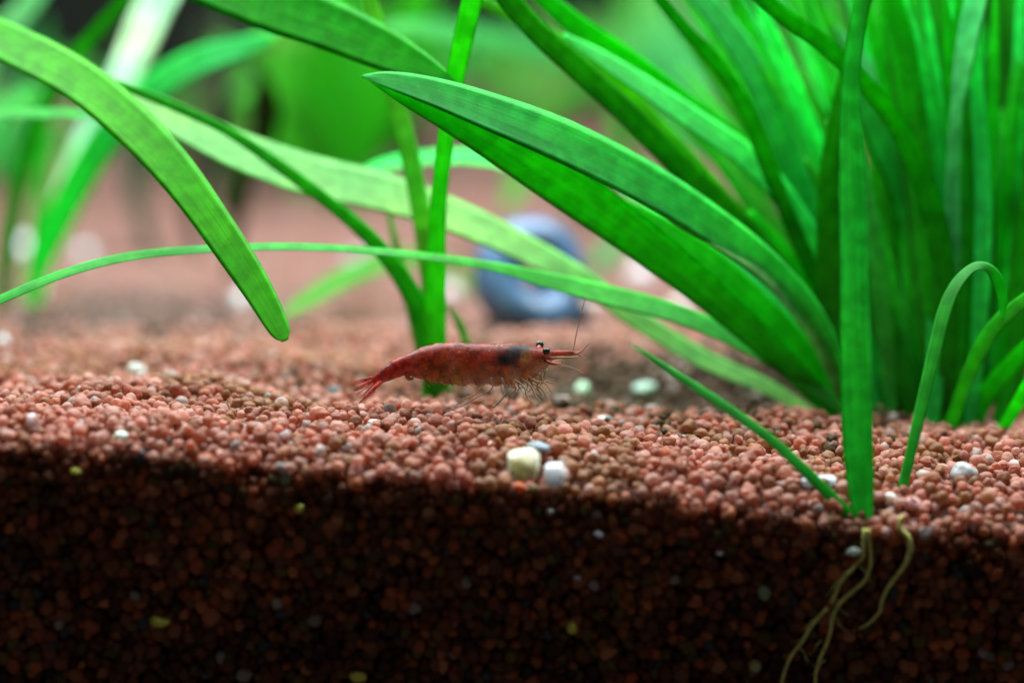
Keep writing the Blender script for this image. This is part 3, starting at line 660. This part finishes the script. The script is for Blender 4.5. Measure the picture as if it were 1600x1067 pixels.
for args, kw in [
    (('pebble', 818, 725, 66, 50, CR, 'largest cream pebble, blocky, at the front edge below the shrimp'), dict(angular=True)),
    (('pebble', 867, 742, 42, 40, (.84, .87, .98), 'white pebble touching the right side of the cream pebble'), dict(angular=True)),
    (('pebble', 840, 699, 40, 20, GY, 'flat blue-grey pebble just behind the cream pebble'), {}),
    (('pebble', 213, 580, 32, 26, (.78, .86, .82), 'bright white pebble on the slope at left, below the hanging leaf'), dict(angular=True)),
    (('pebble', 35, 391, 34, 42, WH, 'blurred pale pebble at the far left beside the dark leaf'), {}),
    (('pebble', 132, 400, 30, 32, (.55, .6, .62), 'blurred greyish pebble between the left leaves and the arching leaf'), {}),
    (('pebble', 374, 469, 28, 32, WH, 'blurred white pebble left of the hanging leaf tip'), {}),
    (('pebble', 6, 533, 22, 22, WH, 'white pebble cut by the left edge of the photo'), {}),
    (('pebble', 51, 660, 20, 30, (.56, .44, .46), 'upright lilac pink pebble at the left front'), {}),
    (('pebble', 190, 679, 24, 13, (.45, .62, .52), 'small flat mint pebble near the left front edge'), {}),
    (('pebble', 445, 682, 20, 22, GY, 'small blue-grey pebble at the front, left of the shrimp tail'), {}),
    (('pebble', 521, 611, 28, 18, (.06, .085, .10), 'dark grey pebble just left of the shrimp tail'), {}),
    (('pebble', 585, 661, 24, 14, (.72, .72, .78), 'small white pebble below the shrimp tail'), {}),
    (('pebble', 745, 655, 18, 12, (.4, .5, .55), 'tiny blue-grey pebble under the shrimp legs'), {}),
    (('pebble', 910, 610, 26, 26, MG, 'pale green pebble in the dark hollow right of the shrimp'), {}),
    (('pebble', 1005, 607, 42, 20, (.40, .60, .50), 'wide mint green pebble in the dark hollow'), {}),
    (('pebble', 991, 630, 17, 11, (.5, .58, .14), 'tiny yellow green pebble under the mint green one'), {}),
    (('pebble', 942, 656, 30, 14, (.66, .76, .68), 'small white pebble right below the shrimp head'), {}),
    (('pebble', 704, 458, 36, 36, (.62, .52, .54), 'blurred pinkish white pebble right of the upright leaves'), {}),
    (('pebble', 1002, 430, 46, 40, (.66, .62, .66), 'blurred round pale pebble right of the blue shell'), {}),
    (('pebble', 1062, 478, 40, 30, (.62, .56, .56), 'blurred pale pebble farther right of the shell by the leaves'), {}),
    (('pebble', 930, 472, 30, 22, (.60, .58, .56), 'blurred pale pebble at the lower right foot of the shell'), {}),
    (('pebble', 556, 405, 40, 20, (.42, .42, .46), 'blurred grey pebble behind the middle leaves'), {}),
    (('pebble', 1278, 752, 58, 26, (.58, .70, .82), 'bluish white flat pebble under the thin slanting leaf at right'), dict(angular=True)),
    (('pebble', 1506, 739, 46, 36, (.38, .40, .42), 'rounded grey pebble at the right front'), {}),
    (('pebble', 1578, 724, 28, 15, (.70, .86, .78), 'small bright mint white pebble at the right edge'), {}),
    (('pebble', 1425, 786, 34, 22, (.64, .36, .36), 'pink pebble beside the hooked leaf shoot'), {}),
    (('pebble', 1392, 778, 26, 20, (.60, .50, .46), 'beige pebble left of the hooked leaf shoot'), {}),
    (('pebble', 1454, 668, 22, 14, (.30, .45, .28), 'dull green pebble at the foot of the upright clump'), {}),
    (('pebble', 1568, 664, 16, 10, (.50, .75, .55), 'tiny bright green pebble at the foot of the clump near the right edge'), {}),
    (('pebble', 120, 736, 20, 12, (.85, .88, .10), 'yellow green pebble at the top of the dark gravel face, left'), dict(face=True)),
    (('pebble', 468, 793, 18, 18, (.85, .88, .10), 'yellow green pebble high in the dark gravel face, centre left'), dict(face=True)),
    (('pebble', 250, 971, 34, 20, OY, 'olive yellow pebble deep in the dark gravel face, lower left'), dict(face=True)),
    (('pebble', 894, 980, 17, 24, OY, 'dim olive yellow pebble upright in the lower centre of the dark face'), dict(face=True)),
    (('pebble', 860, 798, 13, 10, (.6, .68, .62), 'tiny pale pebble in the dark face under the cream pebble'), dict(face=True)),
    (('pebble', 936, 834, 17, 12, (.7, .7, .75), 'tiny white pebble in the upper centre of the dark face'), dict(face=True)),
    (('pebble', 1333, 860, 26, 18, (.50, .62, .52), 'pale green pebble above the yellow roots'), dict(face=True)),
    (('pebble', 560, 1056, 30, 18, OY, 'olive pebble at the bottom edge of the photo'), dict(face=True)),
    (('pebble', 902, 902, 14, 10, (.55, .5, .55), 'tiny lilac pebble in the middle of the dark face'), dict(face=True)),
    (('pebble', 1124, 864, 14, 10, (.5, .5, .5), 'tiny grey pebble in the dark face left of the roots'), dict(face=True)),
    (('pebble', 1180, 1040, 20, 22, (.4, .38, .2), 'dull olive pebble at the bottom left of the roots'), dict(face=True)),
]:
    pebble(*args, **kw)

# ------------------------------------------------------------------ the shrimp
SD = 27.2
def shrimp_mat():
    m, nt, pb, out = new_mat('shrimp_skin'); L = nt.links.new
    at = N(nt, 'ShaderNodeAttribute', attribute_name='pig')
    tc = N(nt, 'ShaderNodeTexCoord')
    nz = N(nt, 'ShaderNodeTexNoise'); nz.inputs['Scale'].default_value = 13; nz.inputs['Detail'].default_value = 6; nz.inputs['Roughness'].default_value = .7
    L(tc.outputs['Object'], nz.inputs['Vector'])
    v = ramp(nt, nz.outputs[0], .38, .62, (.35, .30, .26, 1), (1.6, 1.7, 1.7, 1))
    c = mixc(nt, at.outputs['Color'], v, 1.0, 'MULTIPLY')
    n2 = N(nt, 'ShaderNodeTexVoronoi'); n2.inputs['Scale'].default_value = 17; L(tc.outputs['Object'], n2.inputs['Vector'])
    dots = ramp(nt, n2.outputs['Distance'], .10, .2, (1, 1, 1, 1), (0, 0, 0, 1))
    n4 = N(nt, 'ShaderNodeTexNoise'); n4.inputs['Scale'].default_value = 4; L(tc.outputs['Object'], n4.inputs['Vector'])
    msk = ramp(nt, n4.outputs[0], .5, .6)
    mm = N(nt, 'ShaderNodeMath', operation='MULTIPLY'); L(dots, mm.inputs[0]); L(msk, mm.inputs[1])
    m3 = N(nt, 'ShaderNodeMath', operation='MULTIPLY'); sr = N(nt, 'ShaderNodeSeparateColor'); L(at.outputs['Color'], sr.inputs[0])
    m4 = N(nt, 'ShaderNodeMath', operation='MULTIPLY'); L(mm.outputs[0], m4.inputs[0]); L(ramp(nt, sr.outputs[0], .08, .25), m4.inputs[1]); L(m4.outputs[0], m3.inputs[0]); m3.inputs[1].default_value = .8
    c = mixc(nt, c, (.75, .42, .28, 1), m3.outputs[0])
    L(c, pb.inputs['Base Color']); pb.inputs['Roughness'].default_value = .38
    bp = N(nt, 'ShaderNodeBump'); bp.inputs['Strength'].default_value = .5; bp.inputs['Distance'].default_value = .015
    L(nz.outputs[0], bp.inputs['Height']); L(bp.outputs[0], pb.inputs['Normal'])
    tr = N(nt, 'ShaderNodeBsdfTranslucent'); L(mixc(nt, c, (1.6, 1.3, 1.1, 1), 1.0, 'MULTIPLY'), tr.inputs[0])
    mx = N(nt, 'ShaderNodeMixShader'); mx.inputs[0].default_value = .3
    L(pb.outputs[0], mx.inputs[1]); L(tr.outputs[0], mx.inputs[2])
    tp = N(nt, 'ShaderNodeBsdfTransparent'); m5 = N(nt, 'ShaderNodeMixShader')
    clr = N(nt, 'ShaderNodeMath', operation='MULTIPLY'); L(at.outputs['Alpha'], clr.inputs[0]); L(ramp(nt, n4.outputs[0], .3, .7, (.4, .4, .4, 1), (1.5, 1.5, 1.5, 1)), clr.inputs[1])
    L(clr.outputs[0], m5.inputs[0]); L(mx.outputs[0], m5.inputs[1]); L(tp.outputs[0], m5.inputs[2]); L(m5.outputs[0], out.inputs[0])
    return m
def build_shrimp():
    K = SD / F
    cp = lambda cx, cy, dep=0.0: P(520 + cx * .275, 480 + cy * .275, SD) + FWD * dep      # photo close-up pixel + depth in cm
    root = empty('shrimp', cp(760, 560), 'red shrimp with a dark patch behind the head, standing on the gravel facing right', 'shrimp')
    SK = shrimp_mat()
    st = [(228, 424, 18, .8), (262, 402, 33, .8), (300, 380, 43, .75), (350, 354, 50, .72), (400, 332, 55, .7), (450, 324, 69, .66), (510, 320, 90, .6), (580, 317, 106, .58), (660, 320, 117, .56),
          (740, 323, 119, .56), (820, 324, 117, .58), (900, 326, 117, .62), (980, 322, 119, .66), (1060, 316, 113, .68), (1130, 306, 97, .70), (1176, 293, 76, .74),
          (1212, 279, 52, .85), (1246, 270, 31, .85), (1290, 268, 24, .7), (1340, 267, 21, .6), (1375, 266, 14, .5), (1402, 267, 3, .5)]
    S = catmull(st, 9); n = len(S); seg = 36
    V = []; col = []; Fc = []
    segb = [352, 420, 492, 580, 672, 770]
    for i in range(n):
        a = S[max(i - 1, 0)]; b = S[min(i + 1, n - 1)]
        tx, ty = b[0] - a[0], b[1] - a[1]; l = math.hypot(tx, ty); tx /= l; ty /= l
        nx, ny = ty, -tx                         # upwards in the photo
        x0, y0, r, wf = S[i]
        ridge = 0
        for s0, s1 in zip(segb, segb[1:]):       # each ring of the tail overlaps the next one behind it
            if s0 <= x0 < s1: ridge = .055 * (1 - (x0 - s0) / (s1 - s0))
        for k in range(seg):
            q = 2 * math.pi * k / seg; cu, su = math.cos(q), math.sin(q)
            rr = r * (1 + ridge) * (1 + .02 * noise.noise(Vector((x0 * .03, q * 2, 1))))
            uu = rr * cu; 
            if x0 > 450 and x0 < 1180 and cu < 0:    # side plates hang down, belly edge is scalloped
                uu *= 1 + .05 * math.sin((x0 - 450) * .07) * (cu < -.6)
            hw = rr * wf * su * (1 + .12 * cu)
            V.append(cp(x0 + nx * uu, y0 + ny * uu, hw * .275 * K))
            # pigment of the real animal: red back, browner see-through belly, dark organ behind the head
            red = np.array((.25, .022, .007)); bel = np.array((.25, .082, .018)); dark = np.array((.013, .012, .016)); pk = np.array((.5, .16, .15))
            ycr = y0 + ny * uu
            tb = np.clip((-cu + .22) * 1.1 + .35 * noise.noise(Vector((x0 * .012, ycr * .012, 5))), 0, 1) * np.clip((x0 - 430) / 220, 0, 1)
            c = red * (1 - tb) + bel * tb
            if x0 < 450: c = np.array((.31, .018, .009))
            if x0 > 1235: c = np.array((.34, .04, .02))
            ax = (ycr - 225) / 105
            cxm = 1068 - 92 * ax; hwid = 98 - 12 * ax
            dd = abs(x0 - cxm) / hwid; nd = .42 * noise.noise(Vector((x0 * .03, ycr * .045, 2))) + .25 * noise.noise(Vector((x0 * .09, ycr * .1, 6)))
            k1 = np.clip((1.15 - dd + 1.4 * nd) * 1.5, 0, 1) * np.clip((346 - ycr) / 26, 0, 1) * np.clip((ycr - 208) / 12, 0, 1)
            c = c * (1 - k1) + dark * k1
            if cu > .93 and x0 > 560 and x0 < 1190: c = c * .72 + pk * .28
            oc = np.clip(1.3 - math.hypot((x0 - 1102 + (ycr - 290) * .4) / 34, (ycr - 290) / 44) + .6 * noise.noise(Vector((x0 * .06, ycr * .06, 8))), 0, 1) * .55
            c = c * (1 - oc) + np.array((.42, .28, .08)) * oc
            col.append((*c, .10 + .27 * tb * (1 - k1) + (.08 if x0 > 1000 else 0)))
    for i in range(n - 1):
        for k in range(seg): Fc.append((i * seg + k, i * seg + (k + 1) % seg, (i + 1) * seg + (k + 1) % seg, (i + 1) * seg + k))
    Fc.append(tuple(range(seg))[::-1]); Fc.append(tuple((n - 1) * seg + k for k in range(seg)))
    # rostrum teeth, on the body mesh
    for tx_ in range(1200, 1390, 26):
        yy = np.interp(tx_, [1200, 1246, 1290, 1375], [228, 240, 245, 252]); b0 = len(V)
        for q in ((tx_ - 9, yy + 4, .004), (tx_ + 9, yy + 4, .004), (tx_, yy + 4, -.006), (tx_ + 11, yy - 7, 0)): V.append(cp(q[0], q[1], q[2])); col.append((.4, .06, .04, .15))
        Fc += [(b0, b0 + 1, b0 + 3), (b0 + 1, b0 + 2, b0 + 3), (b0 + 2, b0, b0 + 3)]
    body = mesh_obj('body', V, Fc, SK, root, True, None, origin=root.location.copy())
    ca = body.data.color_attributes.new('pig', 'FLOAT_COLOR', 'POINT'); ca.data.foreach_set('color', np.array(col).ravel())
    # tail fan
    def blade(pa, pb, w0, w1, da, db, c0, c1, name='tail_fan_blade'):
        a = cp(*pa, da); b = cp(*pb, db); m = 10; V = []; Fc = []; cl = []
        T = (b - a).normalized(); W_ = T.cross(FWD).normalized(); Nn_ = T.cross(W_)
        for i in range(m + 1):
            t = i / m; w_ = (w0 + (w1 - w0) * math.sin(min(1, t * 1.25) * math.pi / 2)) * (1 if t < .8 else math.sqrt(max(.02, 1 - ((t - .8) / .2) ** 2))) * K * .275
            c = np.array(c0) * (1 - t) + np.array(c1) * t
            for k in range(8):
                q = 2 * math.pi * k / 8
                V.append(a + (b - a) * t + W_ * (w_ * math.cos(q)) + Nn_ * (max(.005, w_ * .22) * math.sin(q))); cl.append((*c, .15 + .35 * t))
        for i in range(m):
            for k in range(8): Fc.append((i * 8 + k, i * 8 + (k + 1) % 8, (i + 1) * 8 + (k + 1) % 8, (i + 1) * 8 + k))
        Fc.append(tuple(range(8))[::-1]); Fc.append(tuple(m * 8 + k for k in range(8)))
        o = mesh_obj(name, V, Fc, SK, root, True, None, origin=root.location.copy())
        ca = o.data.color_attributes.new('pig', 'FLOAT_COLOR', 'POINT'); ca.data.foreach_set('color', np.array(cl).ravel()); return o
    rd = (.48, .03, .015); pn = (.45, .10, .07); gl_ = (.5, .33, .27)
    blade((262, 398), (106, 432), 11, 13, .05, .16, rd, (.42, .06, .04))
    blade((262, 402), (112, 476), 11, 12, .03, .10, rd, (.42, .06, .04))
    blade((262, 410), (140, 532), 9, 7, 0, 0, rd, gl_)
    blade((270, 415), (150, 548), 9, 8, -.04, -.08, rd, pn)
    blade((280, 420), (176, 522), 10, 12, -.06, -.15, rd, pn)
    for k in range(9):                            # stiff hairs fringing the fan
        a_ = 118 + k * 7
        blade((200 + k * 6, 440 + k * 5), (a_, 505 + k * 6 - (k % 3) * 9), 2.5, 1.5, -.02, -.05, rd, gl_, 'tail_fan_bristle')
    # swimmerets under the tail
    sw = plain_mat('shrimp_swimmeret', (.50, .20, .05), .4, 20, .4, .2, .4)
    legm = plain_mat('shrimp_leg', (.50, .34, .20), .35, 30, .4, .2, .4)
    legw = plain_mat('shrimp_leg_pale', (.30, .27, .27), .3, 30, .3, .2, .3)
    antm = plain_mat('shrimp_antenna', (.34, .14, .11), .4, 30, .3, .1)
    def limb(name, pts, r0, r1, mat, dep0=0, dep1=None, seg=6):
        dep1 = dep0 if dep1 is None else dep1
        rows = []
        for i, (x, y) in enumerate(pts):
            t = i / (len(pts) - 1); p = cp(x, y, dep0 + (dep1 - dep0) * t); rows.append((p.x, p.y, p.z, (r0 + (r1 - r0) * t) * .275 * K))
        return tube(name, rows, mat, root, seg, 5)
    limb('swimmeret', [(430, 370), (425, 398), (440, 408), (460, 400)], 18, 7, sw, -.02)
    for i, x in enumerate((520, 590, 660, 730, 800)):
        limb('swimmeret', [(x + 4, 405), (x + 14, 432), (x + 36, 452)], 6, 1.5, sw, -.06)
        limb('swimmeret', [(x + 24, 405), (x + 36, 430), (x + 62, 446)], 5, 1.5, sw, .08)
    # walking legs
    rr = random.Random(5)
    legs = [([(900, 400), (908, 450), (880, 478), (800, 520), (720, 566), (636, 592)], 4.5, 2.6, legw, -.12, -.2),
            ([(960, 400), (985, 470), (965, 512), (930, 548), (912, 566)], 6, 6, legw, -.12, -.2),
            ([(880, 400), (850, 450), (800, 500), (740, 520), (700, 560)], 5, 2, legm, .10, .15),
            ([(1000, 410), (1040, 462), (1010, 500), (990, 560)], 6, 2.5, legm, .10, .18),
            ([(1030, 410), (1085, 450), (1100, 500), (1130, 545)], 7, 3, legm, -.12, -.2),
            ([(1060, 400), (1120, 440), (1150, 500), (1190, 540)], 7, 3, legm, -.10, -.18),
            ([(1080, 400), (1130, 430), (1190, 470), (1215, 520)], 7, 3, legm, .08, .15),
            ([(1110, 390), (1150, 420), (1205, 430), (1240, 480)], 7, 3, legm, -.10, -.15),
            ([(1140, 380), (1170, 410), (1220, 425), (1262, 440)], 7, 3, legm, .05, .10),
            ([(1150, 375), (1180, 400), (1160, 450), (1180, 492)], 7, 3, legm, -.06, -.1)]
    for pts, r0, r1, mt, a, b in legs: limb('leg', pts, r0, r1, mt, a, b)
    for i in range(20):                          # short feeding limbs tangled below the head
        x = 950 + 14 * i; y = 430 - max(0, i - 11) * 7
        limb('mouth_limb', [(x, y - 25), (x + rr.uniform(-25, 25), y + rr.uniform(15, 35)), (x + rr.uniform(-30, 45), y + rr.uniform(25, 85))], 4, 1.2, legm, rr.uniform(-.12, .12), seg=5)
    limb('antenna_scale', [(1200, 300), (1240, 318), (1275, 322), (1300, 324)], 12, 6, plain_mat('shrimp_red_scale', (.46, .05, .03), .4, 20, .3, .2, .2), -.06)
    limb('antenna_scale', [(1220, 290), (1290, 286), (1350, 285), (1392, 280)], 9, 4, plain_mat('shrimp_clear_scale', (.50, .33, .16), .3, 20, .3, .2, .4), -.04)
    limb('antenna', [(1340, 262), (1366, 236), (1382, 165), (1402, 80), (1425, -5), (1442, -62)], 4, 2.6, antm, 0, .1, 5)
    limb('antenna', [(1375, 266), (1412, 250), (1436, 225), (1456, 204)], 4.6, 3.2, antm, -.02, 0, 5)
    limb('antenna', [(1375, 270), (1405, 272), (1428, 288), (1444, 302)], 3.6, 1.8, antm, -.02, -.05, 5)
    limb('antenna', [(1260, 322), (1320, 332), (1380, 350), (1430, 380)], 2, .9, legm, -.06, -.3, 5)
    # eyes
    m, nt, pb, out = new_mat('shrimp_eye'); pb.inputs['Base Color'].default_value = (.008, .016, .014, 1); pb.inputs['Roughness'].default_value = .12
    m2 = plain_mat('shrimp_eye_rim', (.11, .15, .085), .3, 30, .3, .1)
    m3 = plain_mat('shrimp_eyestalk', (.40, .09, .05), .4, 30, .3, .1)
    for (ex, ey, dep, r, sg) in ((1212, 250, -.165, 22, -1), (1177, 213, .13, 24, 1)):
        c = cp(ex, ey, dep); bm = bmesh.new()
        bmesh.ops.create_icosphere(bm, subdivisions=3, radius=r * .275 * K)
        me = bpy.data.meshes.new('eye'); bm.to_mesh(me); bm.free(); me.shade_smooth(); me.materials.append(m); me.materials.append(m2)
        for p in me.polygons:                    # pale rim where the eye meets its stalk
            if Vector(p.center).normalized().dot((FWD * sg * -1 + RT * .1).normalized() * -1) > -.55 and Vector(p.center).normalized().dot(FWD * sg) < .5: p.material_index = 1
            if Vector(p.center).normalized().dot(FWD * sg) > .3 : p.material_index = 0
        o = bpy.data.objects.new('eye', me); o.location = c - root.location; link(o, root)
        limb('eyestalk', [(ex - 14, ey + 34), (ex - 6, ey + 18), (ex - 1, ey + 4)], 14, 13, m3, dep * .35, dep * .9)
build_shrimp()
